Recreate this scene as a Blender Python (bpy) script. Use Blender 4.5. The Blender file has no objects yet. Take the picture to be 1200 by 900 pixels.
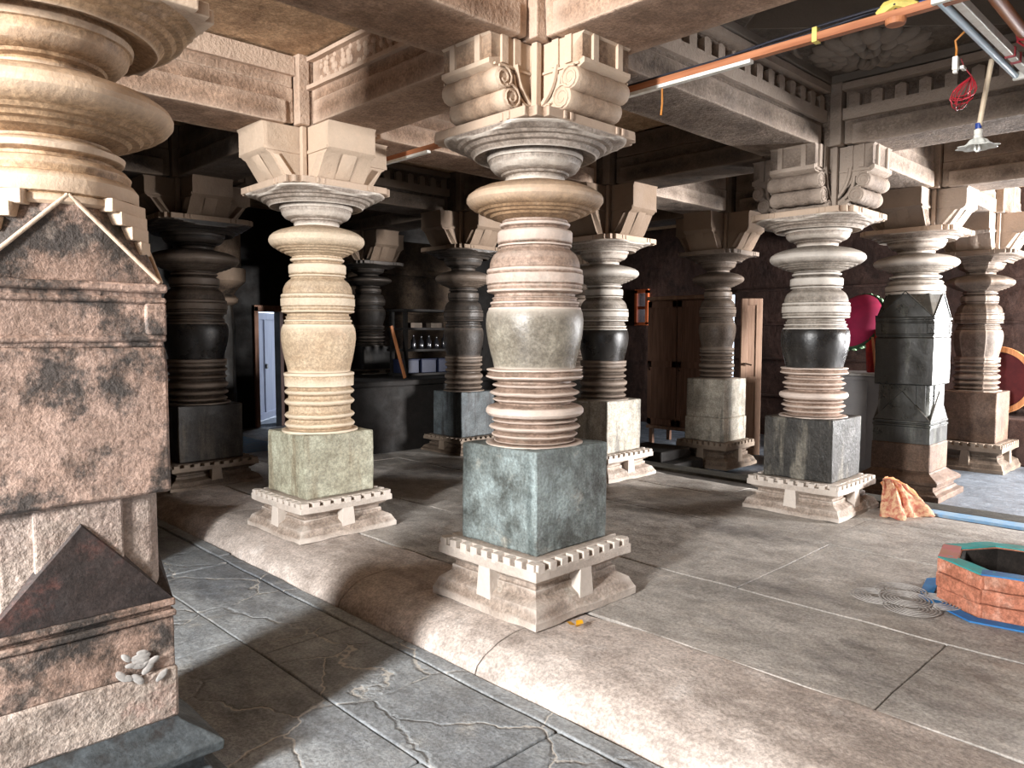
import bpy, bmesh, math, random
from mathutils import Vector, Matrix, noise
random.seed(7)
S = bpy.context.scene
COL = S.collection
PI = math.pi

# ------------------------------------------------------------------ helpers
class MB:
    """collects shapes, links them as one mesh object"""
    def __init__(self): self.v = []; self.f = []
    def add(self, vs, fs, M=None):
        n = len(self.v)
        self.v += [tuple(M @ Vector(p)) if M else tuple(p) for p in vs]
        self.f += [tuple(i + n for i in f) for f in fs]
        return self
    def box(self, x0, x1, y0, y1, z0, z1, M=None):
        vs = [(x, y, z) for z in (z0, z1) for y in (y0, y1) for x in (x0, x1)]
        return self.add(vs, [(0,2,3,1),(4,5,7,6),(0,1,5,4),(2,6,7,3),(0,4,6,2),(1,3,7,5)], M)
    def gbox(self, x0, x1, y0, y1, z0, z1, step=.08, M=None):
        """box with subdivided, welded faces (for worn stone)"""
        d = (x1-x0, y1-y0, z1-z0)
        n = [max(1, min(60, int(round(q/step)))) for q in d]
        o = (x0, y0, z0); idx = {}; vs = []; fs = []
        def P(i, j, k):
            key = (i, j, k)
            if key not in idx:
                idx[key] = len(vs); vs.append((o[0]+d[0]*i/n[0], o[1]+d[1]*j/n[1], o[2]+d[2]*k/n[2]))
            return idx[key]
        for i in range(n[0]):
            for j in range(n[1]):
                fs.append((P(i,j,0),P(i,j+1,0),P(i+1,j+1,0),P(i+1,j,0)))
                fs.append((P(i,j,n[2]),P(i+1,j,n[2]),P(i+1,j+1,n[2]),P(i,j+1,n[2])))
        for i in range(n[0]):
            for k in range(n[2]):
                fs.append((P(i,0,k),P(i+1,0,k),P(i+1,0,k+1),P(i,0,k+1)))
                fs.append((P(i,n[1],k),P(i,n[1],k+1),P(i+1,n[1],k+1),P(i+1,n[1],k)))
        for j in range(n[1]):
            for k in range(n[2]):
                fs.append((P(0,j,k),P(0,j,k+1),P(0,j+1,k+1),P(0,j+1,k)))
                fs.append((P(n[0],j,k),P(n[0],j+1,k),P(n[0],j+1,k+1),P(n[0],j,k+1)))
        return self.add(vs, fs, M)
    def loft(self, rings, cap=True, M=None):
        """rings of equal vertex count"""
        m = len(rings[0]); vs = [p for r in rings for p in r]; fs = []
        for a in range(len(rings)-1):
            for i in range(m):
                j = (i+1) % m
                fs.append((a*m+i, a*m+j, (a+1)*m+j, (a+1)*m+i))
        if cap:
            fs.append(tuple(range(m-1, -1, -1))); fs.append(tuple((len(rings)-1)*m+i for i in range(m)))
        return self.add(vs, fs, M)
    def lathe(self, prof, n=96, rmax=None, rmod=None, M=None, cap=True):
        if not cap: prof = list(prof) + [prof[0]]
        rings = []
        for r, z in prof:
            ring = []
            for i in range(n):
                a = 2*PI*i/n; q = r*(rmod(a) if rmod else 1)
                if rmax: q = min(q, rmax(a))
                ring.append((q*math.cos(a), q*math.sin(a), z))
            rings.append(ring)
        return self.loft(rings, cap, M)
    def prism(self, poly, y0, y1, M=None):
        """poly in xz extruded along y"""
        n = len(poly); vs = [(x, y0, z) for x, z in poly] + [(x, y1, z) for x, z in poly]
        fs = [(i, (i+1) % n, n+(i+1) % n, n+i) for i in range(n)] + [tuple(range(n-1,-1,-1)), tuple(range(n, 2*n))]
        return self.add(vs, fs, M)
    def tube(self, pts, r, n=8, M=None):
        pts = [Vector(p) for p in pts]; rings = []
        rr = r if isinstance(r, (list, tuple)) else [r]*len(pts)
        nrm = None
        for i, p in enumerate(pts):
            t = (pts[min(i+1, len(pts)-1)] - pts[max(i-1, 0)]).normalized()
            if nrm is None:
                nrm = t.orthogonal().normalized()
            else:
                nrm = (nrm - t*nrm.dot(t))
                nrm = nrm.normalized() if nrm.length > 1e-6 else t.orthogonal().normalized()
            b = t.cross(nrm)
            rings.append([tuple(p + (nrm*math.cos(2*PI*k/n) + b*math.sin(2*PI*k/n))*rr[i]) for k in range(n)])
        return self.loft(rings, True, M)
    def hull(self, pts, M=None):
        bm = bmesh.new()
        for p in pts: bm.verts.new(p)
        r = bmesh.ops.convex_hull(bm, input=bm.verts)
        bmesh.ops.delete(bm, geom=[e for e in r['geom_interior'] if isinstance(e, bmesh.types.BMVert)], context='VERTS')
        bm.verts.index_update(); bm.verts.ensure_lookup_table()
        vs = [tuple(v.co) for v in bm.verts]; fs = [tuple(v.index for v in f.verts) for f in bm.faces]
        bm.free(); return self.add(vs, fs, M)
    def build(self, name, mat, parent=None, loc=(0,0,0), smooth=None, jit=0, freq=4, bev=0, seg=2, rotz=0):
        if jit:
            out = []
            for p in self.v:
                q = Vector(p) + Vector(loc)
                d = noise.noise_vector(q*freq + Vector((3.1, 7.7, 1.3)))*.65 + noise.noise_vector(q*freq*3.1)*.35
                out.append(tuple(Vector(p) + d*jit))
            self.v = out
        me = bpy.data.meshes.new(name); me.from_pydata(self.v, [], self.f); me.validate()
        bm = bmesh.new(); bm.from_mesh(me); bmesh.ops.recalc_face_normals(bm, faces=bm.faces); bm.to_mesh(me); bm.free()
        o = bpy.data.objects.new(name, me); COL.objects.link(o)
        for m in (mat if isinstance(mat, (list, tuple)) else [mat]): me.materials.append(m)
        if smooth is not None:
            me.polygons.foreach_set('use_smooth', [True]*len(me.polygons)); me.set_sharp_from_angle(angle=math.radians(smooth))
        if bev:
            b = o.modifiers.new('bevel', 'BEVEL'); b.width = bev; b.segments = seg; b.limit_method = 'ANGLE'; b.angle_limit = math.radians(40)
        o.location = loc; o.rotation_euler = (0, 0, rotz)
        if parent: o.parent = parent
        return o

def thing(name, label, cat, loc=(0,0,0), rotz=0, group=None):
    o = bpy.data.objects.new(name, None); COL.objects.link(o); o.empty_display_size = .1
    o.location = loc; o.rotation_euler = (0, 0, rotz)
    o['label'] = label; o['category'] = cat
    if group: o['group'] = group
    return o
def tag(o, label, cat, group=None):
    o['label'] = label; o['category'] = cat
    if group: o['group'] = group
    return o
def struct(o): o['kind'] = 'structure'; return o

# ------------------------------------------------------------------ materials
def lin(c): return tuple(((x/255)/12.92 if x/255 <= .04045 else ((x/255+.055)/1.055)**2.4) for x in c) + (1,)
class NT:
    def __init__(self, name):
        self.m = bpy.data.materials.new(name); self.m.use_nodes = True
        self.t = self.m.node_tree; self.b = self.t.nodes['Principled BSDF']
        tc = self.t.nodes.new('ShaderNodeTexCoord'); oi = self.t.nodes.new('ShaderNodeObjectInfo')
        mu = self.t.nodes.new('ShaderNodeVectorMath'); mu.operation = 'SCALE'; mu.inputs[0].default_value = (13, 7, 3)
        self.t.links.new(oi.outputs['Random'], mu.inputs['Scale'])
        ad = self.t.nodes.new('ShaderNodeVectorMath'); ad.operation = 'ADD'
        self.t.links.new(tc.outputs['Object'], ad.inputs[0]); self.t.links.new(mu.outputs[0], ad.inputs[1])
        self.co = ad.outputs[0]; self.raw = tc.outputs['Object']
    def link(self, a, b): self.t.links.new(a, b)
    def map(self, scale, raw=False):
        n = self.t.nodes.new('ShaderNodeMapping'); n.inputs['Scale'].default_value = scale
        self.link(self.raw if raw else self.co, n.inputs['Vector']); return n.outputs[0]
    def noise(self, sc, det=6, rough=.6, vec=None, dist=0):
        n = self.t.nodes.new('ShaderNodeTexNoise'); n.inputs['Scale'].default_value = sc
        n.inputs['Detail'].default_value = det; n.inputs['Roughness'].default_value = rough; n.inputs['Distortion'].default_value = dist
        self.link(vec if vec else self.co, n.inputs['Vector']); return n.outputs[0]
    def ramp(self, fac, lo, hi, a=0, b=1):
        n = self.t.nodes.new('ShaderNodeMapRange'); n.inputs['From Min'].default_value = lo; n.inputs['From Max'].default_value = hi
        n.inputs['To Min'].default_value = a; n.inputs['To Max'].default_value = b; n.interpolation_type = 'SMOOTHSTEP'
        self.link(fac, n.inputs['Value']); return n.outputs[0]
    def mix(self, fac, a, b, mode='MIX'):
        n = self.t.nodes.new('ShaderNodeMix'); n.data_type = 'RGBA'; n.blend_type = mode
        if isinstance(fac, (int, float)): n.inputs['Factor'].default_value = fac
        else: self.link(fac, n.inputs['Factor'])
        for s, x in (('A', a), ('B', b)):
            sock = [i for i in n.inputs if i.name == s and i.type == 'RGBA'][0]
            if isinstance(x, tuple): sock.default_value = x
            else: self.link(x, sock)
        return [o for o in n.outputs if o.type == 'RGBA'][0]
    def mul(self, a, k):
        n = self.t.nodes.new('ShaderNodeMath'); n.operation = 'MULTIPLY'; self.link(a, n.inputs[0])
        if isinstance(k, (int, float)): n.inputs[1].default_value = k
        else: self.link(k, n.inputs[1])
        return n.outputs[0]
    def bump(self, h, st, dist=.01, prev=None):
        n = self.t.nodes.new('ShaderNodeBump'); n.inputs['Strength'].default_value = st; n.inputs['Distance'].default_value = dist
        self.link(h, n.inputs['Height'])
        if prev: self.link(prev, n.inputs['Normal'])
        return n.outputs[0]
    def done(self, col, rough=.8, nrm=None, spec=.4):
        if isinstance(col, tuple): self.b.inputs['Base Color'].default_value = col
        else: self.link(col, self.b.inputs['Base Color'])
        if isinstance(rough, (int, float)): self.b.inputs['Roughness'].default_value = rough
        else: self.link(rough, self.b.inputs['Roughness'])
        if nrm: self.link(nrm, self.b.inputs['Normal'])
        self.b.inputs['Specular IOR Level'].default_value = spec
        return self.m

def stone(name, a, b, dark=None, dk=(.52, .66), dksc=1.8, hstreak=None, vstreak=None, edge=None, rough=.8, bump=.5, grain=55, chisel=0, pts=None, glaze=0, mid=1):
    t = NT(name)
    c = t.mix(t.ramp(t.noise(2.3, 8, .65), .35, .65), lin(a), lin(b))
    if hstreak:
        v = t.map((1.2, 1.2, 17)); c = t.mix(t.ramp(t.noise(1.6, 4, .7, v), .52, .76, 0, .5), c, lin(hstreak))
    if vstreak:
        v = t.map((7, 7, .9)); c = t.mix(t.ramp(t.noise(1.3, 5, .6, v), .5, .66, 0, .85), c, lin(vstreak))
    if dark:
        c = t.mix(t.ramp(t.noise(dksc, 10, .72), dk[0], dk[1], 0, .92), c, lin(dark))
    if pts:
        c = t.mix(t.ramp(t.noise(3.7, 6, .7), .56, .72, 0, .7), c, lin(pts))
    g = t.noise(grain, 4, .75)
    m1 = t.noise(11, 8, .7); m2 = t.noise(1.1, 5, .6)
    c = t.mix(mid, c, t.mix(t.ramp(m1, .34, .66), (.74,.71,.68,1), (1.12,1.11,1.1,1)), 'MULTIPLY')
    c = t.mix(1.0, c, t.mix(t.ramp(m2, .38, .62), (.84,.82,.8,1), (1.08,1.08,1.08,1)), 'MULTIPLY')
    c = t.mix(1.0, c, t.mix(t.ramp(g, .34, .66), (.68,.68,.68,1), (1.18,1.18,1.18,1)), 'MULTIPLY')
    if edge:
        ge = t.t.nodes.new('ShaderNodeNewGeometry')
        c = t.mix(t.ramp(ge.outputs['Pointiness'], .508, .56, 0, .8), c, lin(edge))
    n = t.bump(t.noise(7, 8, .65), bump*.6, .03); n = t.bump(m1, bump*.5, .015, n)
    if chisel:
        n = t.bump(t.noise(38, 3, .6), chisel, .02, n)
    n = t.bump(g, bump*.5, .006, n)
    r = t.ramp(t.noise(4, 5, .6), .3, .7, max(.12, rough-.15), min(1, rough+.1))
    return t.done(c, r, n, .35 + glaze)

M = {}
M['pink'] = stone('turned stone pinkish', (174,153,139), (148,127,113), dark=(118,90,72), dk=(.57,.75), hstreak=(128,99,78), edge=(212,196,184), pts=(148,148,138), rough=.62)
M['belly'] = stone('polished stone grey', (150,145,132), (118,112,102), dark=(92,68,50), dk=(.56,.72), pts=(104,104,98), edge=(200,190,178), rough=.34, bump=.3, glaze=.15)
M['cream'] = stone('turned stone cream', (192,172,146), (174,152,126), dark=(150,108,78), dk=(.62,.78), hstreak=(152,124,96), edge=(218,202,180), pts=(170,138,110), rough=.66, mid=.45)
M['grey']   = stone('turned stone grey', (150,142,132), (116,108,100), hstreak=(66,58,54), edge=(214,206,196), rough=.6)
M['blackp'] = stone('polished stone black', (54,52,50), (36,35,35), dark=(110,104,98), dk=(.58,.75), dksc=4, rough=.36, bump=.25, glaze=.15)
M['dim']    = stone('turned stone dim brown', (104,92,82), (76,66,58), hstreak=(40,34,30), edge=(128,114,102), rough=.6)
M['sooty']  = stone('sooty stone', (66,60,55), (44,40,37), hstreak=(26,24,22), edge=(92,82,74), rough=.5)  # dark brown-grey stone colour with blacker horizontal streaks
M['teal'] = stone('block stone teal grey', (150,164,165), (112,122,122), dark=(64,66,62), dk=(.5,.68), vstreak=(88,98,98), pts=(180,178,168), rough=.65, bump=.8, chisel=.35)
M['green']  = stone('block stone pale green', (176,178,160), (158,156,138), vstreak=(140,132,112), rough=.7, bump=.5, chisel=.1)
M['black']  = stone('block stone black', (62,60,57), (46,45,43), vstreak=(120,116,106), rough=.55, bump=.6, chisel=.3)
M['pale']   = stone('block stone whitened', (184,178,166), (150,146,136), vstreak=(120,118,112), rough=.65, bump=.6, chisel=.2)  # off-white stone on all faces, greyer vertical streaks
M['dblk']   = stone('block stone soot', (52,47,42), (36,33,30), vstreak=(78,70,60), rough=.6, bump=.5)  # near-black block colour with paler brown vertical streaks
M['bluish'] = stone('block stone slate blue', (92,100,104), (64,70,74), vstreak=(46,44,44), rough=.6, bump=.5)
M['base'] = stone('moulding stone', (174,161,150), (148,134,123), dark=(104,88,76), dk=(.56,.76), pts=(186,184,176), edge=(206,196,186), rough=.75, bump=.7)
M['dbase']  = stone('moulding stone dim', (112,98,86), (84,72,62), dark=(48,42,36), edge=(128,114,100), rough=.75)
M['cap']    = stone('capital stone', (170,160,150), (138,126,116), hstreak=(92,86,82), edge=(212,202,190), rough=.66)
M['abac'] = stone('abacus stone', (158,134,114), (134,110,92), edge=(190,168,148), rough=.8)
M['brak'] = stone('bracket stone', (162,136,113), (132,108,88), dark=(104,78,58), dk=(.55,.74), edge=(204,182,160), rough=.78, bump=.7)
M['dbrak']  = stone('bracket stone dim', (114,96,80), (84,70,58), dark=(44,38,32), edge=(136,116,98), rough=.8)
M['beam'] = stone('beam stone', (172,144,123), (142,116,97), dark=(92,72,58), dk=(.54,.74), edge=(200,176,156), rough=.85, bump=.9, chisel=.5)
M['gbeam'] = stone('beam stone grey brown', (138,124,112), (112,99,89), dark=(72,62,54), dk=(.52,.74), edge=(172,156,142), rough=.85, bump=.9, chisel=.45)
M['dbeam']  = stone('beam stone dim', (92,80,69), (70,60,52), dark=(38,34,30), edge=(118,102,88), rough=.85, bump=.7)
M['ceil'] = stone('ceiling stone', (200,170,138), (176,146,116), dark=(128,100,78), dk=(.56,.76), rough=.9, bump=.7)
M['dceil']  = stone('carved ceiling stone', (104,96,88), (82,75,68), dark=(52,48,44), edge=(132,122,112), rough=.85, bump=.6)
M['mott'] = stone('mottled granite', (176,150,136), (154,132,120), dark=(58,57,56), dk=(.44,.58), dksc=4.2, pts=(190,174,162), rough=.7, bump=.8, chisel=.3, grain=90)
M['mott2']  = stone('whitewashed granite', (188,176,166), (168,152,144), dark=(120,112,106), dk=(.52,.7), dksc=3, pts=(196,160,150), rough=.75, bump=.8, chisel=.5, grain=80)
M['mdark']  = stone('dark oiled granite', (74,64,62), (54,50,50), pts=(116,74,66), rough=.5, bump=.5, grain=80)
M['tanround'] = stone('turned stone tan', (172,144,114), (150,122,94), hstreak=(120,96,74), pts=(164,144,128), edge=(196,174,152), rough=.62)
M['fblack'] = stone('oiled black granite', (50,51,48), (36,37,35), vstreak=(74,76,70), rough=.4, bump=.25, glaze=.35)
M['fbrown'] = stone('brown granite', (104,84,70), (84,68,58), rough=.7)
M['wallst'] = stone('wall stone', (86,72,58), (66,54,44), dark=(44,38,32), rough=.9, bump=.6)
M['wallbr'] = stone('wall purple brown', (84,64,58), (66,50,46), dark=(48,38,36), rough=.85)
M['soot']   = stone('soot black stone', (34,30,28), (24,22,20), rough=.8)  # plain near-black stone colour

def floor_mat(name, a, b, dark, pale, crack=None, rough=.6):
    t = NT(name)
    v = t.map((1, .55, 1))
    c = t.mix(t.ramp(t.noise(1.7, 8, .65, v), .35, .65), lin(a), lin(b))
    c = t.mix(t.ramp(t.noise(1.1, 9, .7, v), .5, .66, 0, .8), c, lin(dark))
    c = t.mix(t.ramp(t.noise(2.6, 9, .7), .56, .74, 0, .7), c, lin(pale))
    g = t.noise(60, 4, .7)
    m1 = t.noise(9, 8, .72, v)
    c = t.mix(1.0, c, t.mix(t.ramp(m1, .34, .66), (.74,.73,.72,1), (1.12,1.12,1.12,1)), 'MULTIPLY')
    c = t.mix(1.0, c, t.mix(t.ramp(g, .34, .66), (.7,.7,.7,1), (1.17,1.17,1.17,1)), 'MULTIPLY')
    h = t.noise(5, 8, .65)
    n = t.bump(h, .5, .035); n = t.bump(m1, .45, .016, n)
    if crack:
        w = t.noise(2.2, 5, .6)
        ad = t.t.nodes.new('ShaderNodeMixRGB'); ad.inputs['Fac'].default_value = .22
        nn = t.t.nodes.new('ShaderNodeTexNoise'); nn.inputs['Scale'].default_value = 3.5; nn.inputs['Detail'].default_value = 6
        t.link(t.co, nn.inputs['Vector']); t.link(t.co, ad.inputs['Color1']); t.link(nn.outputs['Color'], ad.inputs['Color2'])
        vo = t.t.nodes.new('ShaderNodeTexVoronoi'); vo.feature = 'DISTANCE_TO_EDGE'; vo.inputs['Scale'].default_value = 2.1
        t.link(ad.outputs[0], vo.inputs['Vector'])
        cr = t.ramp(vo.outputs['Distance'], .002, .012, 1, 0)
        msk = t.ramp(w, .42, .55)
        cr2 = t.mul(t.mul(cr, msk), .6)
        c = t.mix(cr2, c, lin(crack))
        vo2 = t.t.nodes.new('ShaderNodeTexVoronoi'); vo2.feature = 'SMOOTH_F1'; vo2.inputs['Scale'].default_value = 2.1
        t.link(ad.outputs[0], vo2.inputs['Vector'])
        n = t.bump(t.ramp(vo.outputs['Distance'], 0, .03), .5, .012, n)
    n = t.bump(g, .3, .006, n)
    r = t.ramp(h, .3, .7, rough-.16, rough+.16)
    return t.done(c, r, n, .45)
M['slab'] = floor_mat('paving stone', (186,180,173), (160,155,149), (112,108,106), (202,194,184), rough=.55)
M['slate'] = floor_mat('slate paving', (164,168,170), (140,145,149), (104,108,114), (182,180,174), crack=(214,207,196), rough=.55)
M['curb'] = floor_mat('worn curb stone', (212,201,193), (192,179,170), (152,140,131), (232,227,223), rough=.7)
M['joint'] = stone('joint mortar', (74,70,66), (60,56,52), rough=.9)
M['aisle'] = floor_mat('aisle paving', (112,120,130), (96,103,112), (80,84,90), (134,142,152), rough=.5)
M['gutter'] = stone('dark kerb stone', (58,54,44), (42,40,34), rough=.8)

def plain(name, c, rough=.6, c2=None, sc=8, spec=.4, metal=0, bump=.15):
    t = NT(name)
    c2 = c2 or tuple(int(x*.82) for x in c)
    col = t.mix(t.ramp(t.noise(sc, 6, .65), .35, .65), lin(c), lin(c2))
    n = t.bump(t.noise(sc*5, 4, .6), bump, .004)
    m = t.done(col, rough, n, spec); t.b.inputs['Metallic'].default_value = metal; return m
def wood(name, c, c2, rough=.6, ax=2):
    t = NT(name); s = [18, 18, 18]; s[ax] = 1.2
    v = t.map(tuple(s)); col = t.mix(t.ramp(t.noise(1.4, 6, .6, v), .35, .65), lin(c), lin(c2))
    return t.done(col, rough, t.bump(t.noise(2.4, 4, .6, v), .25, .004), .35)
M['brick'] = stone('brick', (206,138,112), (184,118,94), dark=(130,82,64), dk=(.6,.78), dksc=5, pts=(214,176,158), rough=.9, bump=.8, chisel=.2)
M['teal_paint'] = plain('teal paint', (40,160,160), .6, (60,140,132))
M['blue_paint'] = plain('blue paint', (30,120,180), .6, (40,100,160))
M['pink_paint'] = plain('pink paint', (190,110,110), .7, (176,120,96))
M['floorblue'] = plain('worn floor paint', (110,155,195), .7, (140,165,185), 9)
M['ash'] = stone('ash', (34,30,28), (54,48,44), rough=1)
M['chalk'] = plain('chalk powder', (178,174,170), .95, (150,146,142), 30)
M['wood_orange'] = wood('orange batten wood', (176,116,80), (146,88,56), .6, 1)
M['wood_pole'] = wood('varnished pole wood', (180,110,52), (140,78,34), .5, 0)
M['white_pl'] = plain('white plastic', (224,222,214), .4, (206,202,192), 20, bump=.02)
M['cream_pl'] = plain('cream pipe plastic', (206,190,164), .5, (190,172,146), 20, bump=.02)
M['yellow'] = plain('yellow tape', (226,206,110), .5)
M['petal'] = plain('marigold petal', (236,170,20), .6)
M['blue_tape'] = plain('blue tape', (40,70,150), .4)
M['red_wire'] = plain('red wire', (176,40,52), .45)
M['dark_wire'] = plain('dark wire', (44,46,56), .45)
M['bluewire'] = plain('blue wire', (50,80,150), .45)
M['cord'] = plain('orange cord', (196,126,50), .6)
M['cloth_or'] = plain('orange cloth', (214,150,104), .9, (196,128,84), 6)
M['cloth_pat'] = plain('patterned cloth', (206,172,136), .9, (170,96,80), 26)
M['crimson'] = plain('crimson cloth', (140,18,60), .85, (116,16,52), 3)
M['redcloth'] = plain('red cloth', (176,40,34), .85, (130,30,30), 8)
M['navy'] = plain('navy cloth', (34,34,66), .9)
M['greentrim'] = plain('green trim cloth', (40,70,44), .85, (30,50,34), 30)
M['palegreen'] = plain('pale green cloth', (150,190,150), .85)
M['greymetal'] = plain('grey painted steel', (122,120,120), .5, (110,108,110), 3, metal=.2)
M['steeltop'] = plain('bright steel top', (170,168,166), .35, metal=.6)
M['brownwood'] = wood('brown cupboard wood', (122,92,76), (100,74,60), .6)
M['brownlight'] = wood('light cupboard wood', (146,118,98), (126,98,80), .6)  # lighter copy of the cupboard wood, side light on the leaf in its colour
M['whitewood'] = wood('white painted door wood', (206,208,226), (186,190,212), .55)
M['framewood'] = wood('door frame wood', (172,128,104), (140,100,78), .6)
M['plank'] = wood('plank wood', (172,112,72), (140,86,52), .6)
M['pinkmetal'] = plain('pink painted metal', (190,70,110), .5)
M['darkmetal'] = plain('dark mesh metal', (30,26,30), .5)
M['wheel'] = wood('cane ring wood', (206,142,92), (180,116,70), .5)
M['maroon'] = plain('maroon cloth', (110,48,50), .9, (90,40,44), 4)
M['glassy'] = plain('bottle glass', (30,30,34), .15, spec=.7, bump=0)
M['crate'] = plain('blue plastic crate', (26,32,56), .5)
M['white_lab'] = plain('cardboard', (84,72,62), .8)
M['brass'] = plain('dark latch metal', (60,46,36), .4, metal=.6)
M['winframe'] = wood('orange window frame', (186,96,54), (150,70,40), .6)
t = NT('lamp tube glass'); M['tube'] = t.done(lin((196,222,240)), .15, None, .6)
t = NT('bulb glass'); M['bulb'] = t.done(lin((236,236,230)), .2, None, .5)
t = NT('frosted glass'); M['frost'] = t.done(lin((222,224,216)), .3, None, .5)

# ------------------------------------------------------------------ pillar parts
ZB, ZT = .90, 2.62      # shaft foot and abacus underside in the measured profile
def ring(z, r, h): return [(r-.032, z-h), (r-.008, z-h*.45), (r, z), (r-.008, z+h*.45), (r-.032, z+h)]
LOWER = [(.285,.885),(.285,.905),(.235,.907)]
for z, r, h in ((.915,.238,.008),(.952,.252,.016),(.997,.268,.018),(1.036,.25,.014)): LOWER += ring(z, r, h)
LOWER += [(.25,1.056),(.272,1.066),(.285,1.082),(.286,1.1),(.276,1.116),(.25,1.126),(.212,1.134)]
for z, r, h in ((1.158,.247,.015),(1.198,.263,.018),(1.243,.247,.015)): LOWER += ring(z, r, h)
LOWER += [(.214,1.268),(.25,1.276),(.282,1.29),(.283,1.298),(.27,1.306),(.276,1.312),(.262,1.319),(.278,1.33),(.279,1.338),(.24,1.343)]
BELLY = [(.236,1.341),(.24,1.36),(.246,1.39),(.257,1.43),(.268,1.48),(.278,1.535),(.284,1.59),(.284,1.63),(.279,1.665),(.27,1.685)]
UPPER = [(.268,1.683),(.268,1.694),(.254,1.7),(.252,1.712),(.259,1.72),(.258,1.728),(.243,1.734),(.243,1.746),(.249,1.752),(.234,1.76),(.234,1.774),
         (.274,1.786),(.278,1.796),(.27,1.803),(.276,1.813),(.276,1.822),(.271,1.826),(.281,1.834),(.281,1.886),(.273,1.892),(.278,1.9),(.277,1.915),(.27,1.922),
         (.262,1.926),(.26,1.955),(.252,1.98),(.238,2.004),(.218,2.022),(.202,2.034),(.2,2.044),(.214,2.05),(.214,2.058),(.204,2.064),(.214,2.07),(.217,2.08),(.217,2.13),(.21,2.14),
         (.186,2.148),(.18,2.156),(.2,2.166),(.204,2.178),(.19,2.188),(.19,2.2)]
DISC = [(.19,2.198),(.205,2.2),(.23,2.214),(.25,2.216),(.262,2.228),(.286,2.231),(.298,2.243),(.318,2.246),(.33,2.258),(.352,2.264),(.378,2.284),(.392,2.304),(.393,2.322),(.384,2.342),(.352,2.366),(.3,2.388),(.23,2.404),(.172,2.418),(.165,2.42)]
BELL = [(.165,2.416),(.172,2.44),(.168,2.45),(.19,2.456),(.196,2.466),(.206,2.468),(.236,2.482),(.256,2.505),(.264,2.53),(.264,2.536),(.272,2.54),(.276,2.56),(.268,2.582),(.27,2.586),(.335,2.562),(.348,2.556),
        (.356,2.562),(.37,2.582),(.394,2.588),(.408,2.604),(.43,2.608),(.444,2.62),(.466,2.624),(.482,2.634),(.504,2.638),(.52,2.646),(.52,2.66)]
SOFTLOW = [(.29,.885),(.29,.91),(.24,.914)]
for z, r, h in ((.945,.262,.028),(1.01,.272,.028)): SOFTLOW += ring(z, r, h)
SOFTLOW += [(.226,1.045),(.25,1.052),(.27,1.075),(.272,1.098),(.25,1.118),(.23,1.13)]
for z, r, h in ((1.165,.262,.026),(1.235,.268,.028)): SOFTLOW += ring(z, r, h)
SOFTLOW += [(.236,1.27),(.26,1.276),(.262,1.3),(.258,1.306),(.264,1.312),(.264,1.336),(.246,1.341)]
CREAMLOW = [(.29,.885),(.29,.912),(.24,.916)]
for z, r, h in ((.95,.268,.03),(1.02,.268,.028),(1.12,.268,.03),(1.195,.266,.028)): CREAMLOW += ring(z, r, h)
CREAMLOW += [(.238,1.23),(.262,1.238),(.264,1.3),(.262,1.31),(.268,1.318),(.268,1.335),(.246,1.341)]

def remap(prof, zb, zt, k):
    return [(r*k, zb + (z-ZB)*(zt-zb)/(2.70-ZB)) for r, z in prof]
def sq(h): return lambda a: h/max(abs(math.cos(a)), abs(math.sin(a)))
STAR = lambda a: min(.88/max(abs(math.cos(a)), abs(math.sin(a))), 1.0 if int((a % (PI/2))/(PI/12)) in (2,3) else 1.06)

def redent(h):
    """square plan with stepped corners"""
    a, b, c = h, h-.035, h-.085
    q = [(a, c), (b, c), (b, b), (c, b), (c, a)]
    pts = []
    for k in range(4):
        cs, sn = [(1,0),(0,1),(-1,0),(0,-1)][k]
        pts += [(x*cs - y*sn, x*sn + y*cs) for x, y in q]
    return pts
def plate(mb, poly, z0, z1):
    mb.loft([[(x, y, z0) for x, y in poly], [(x, y, z1) for x, y in poly]])
    return mb

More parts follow.
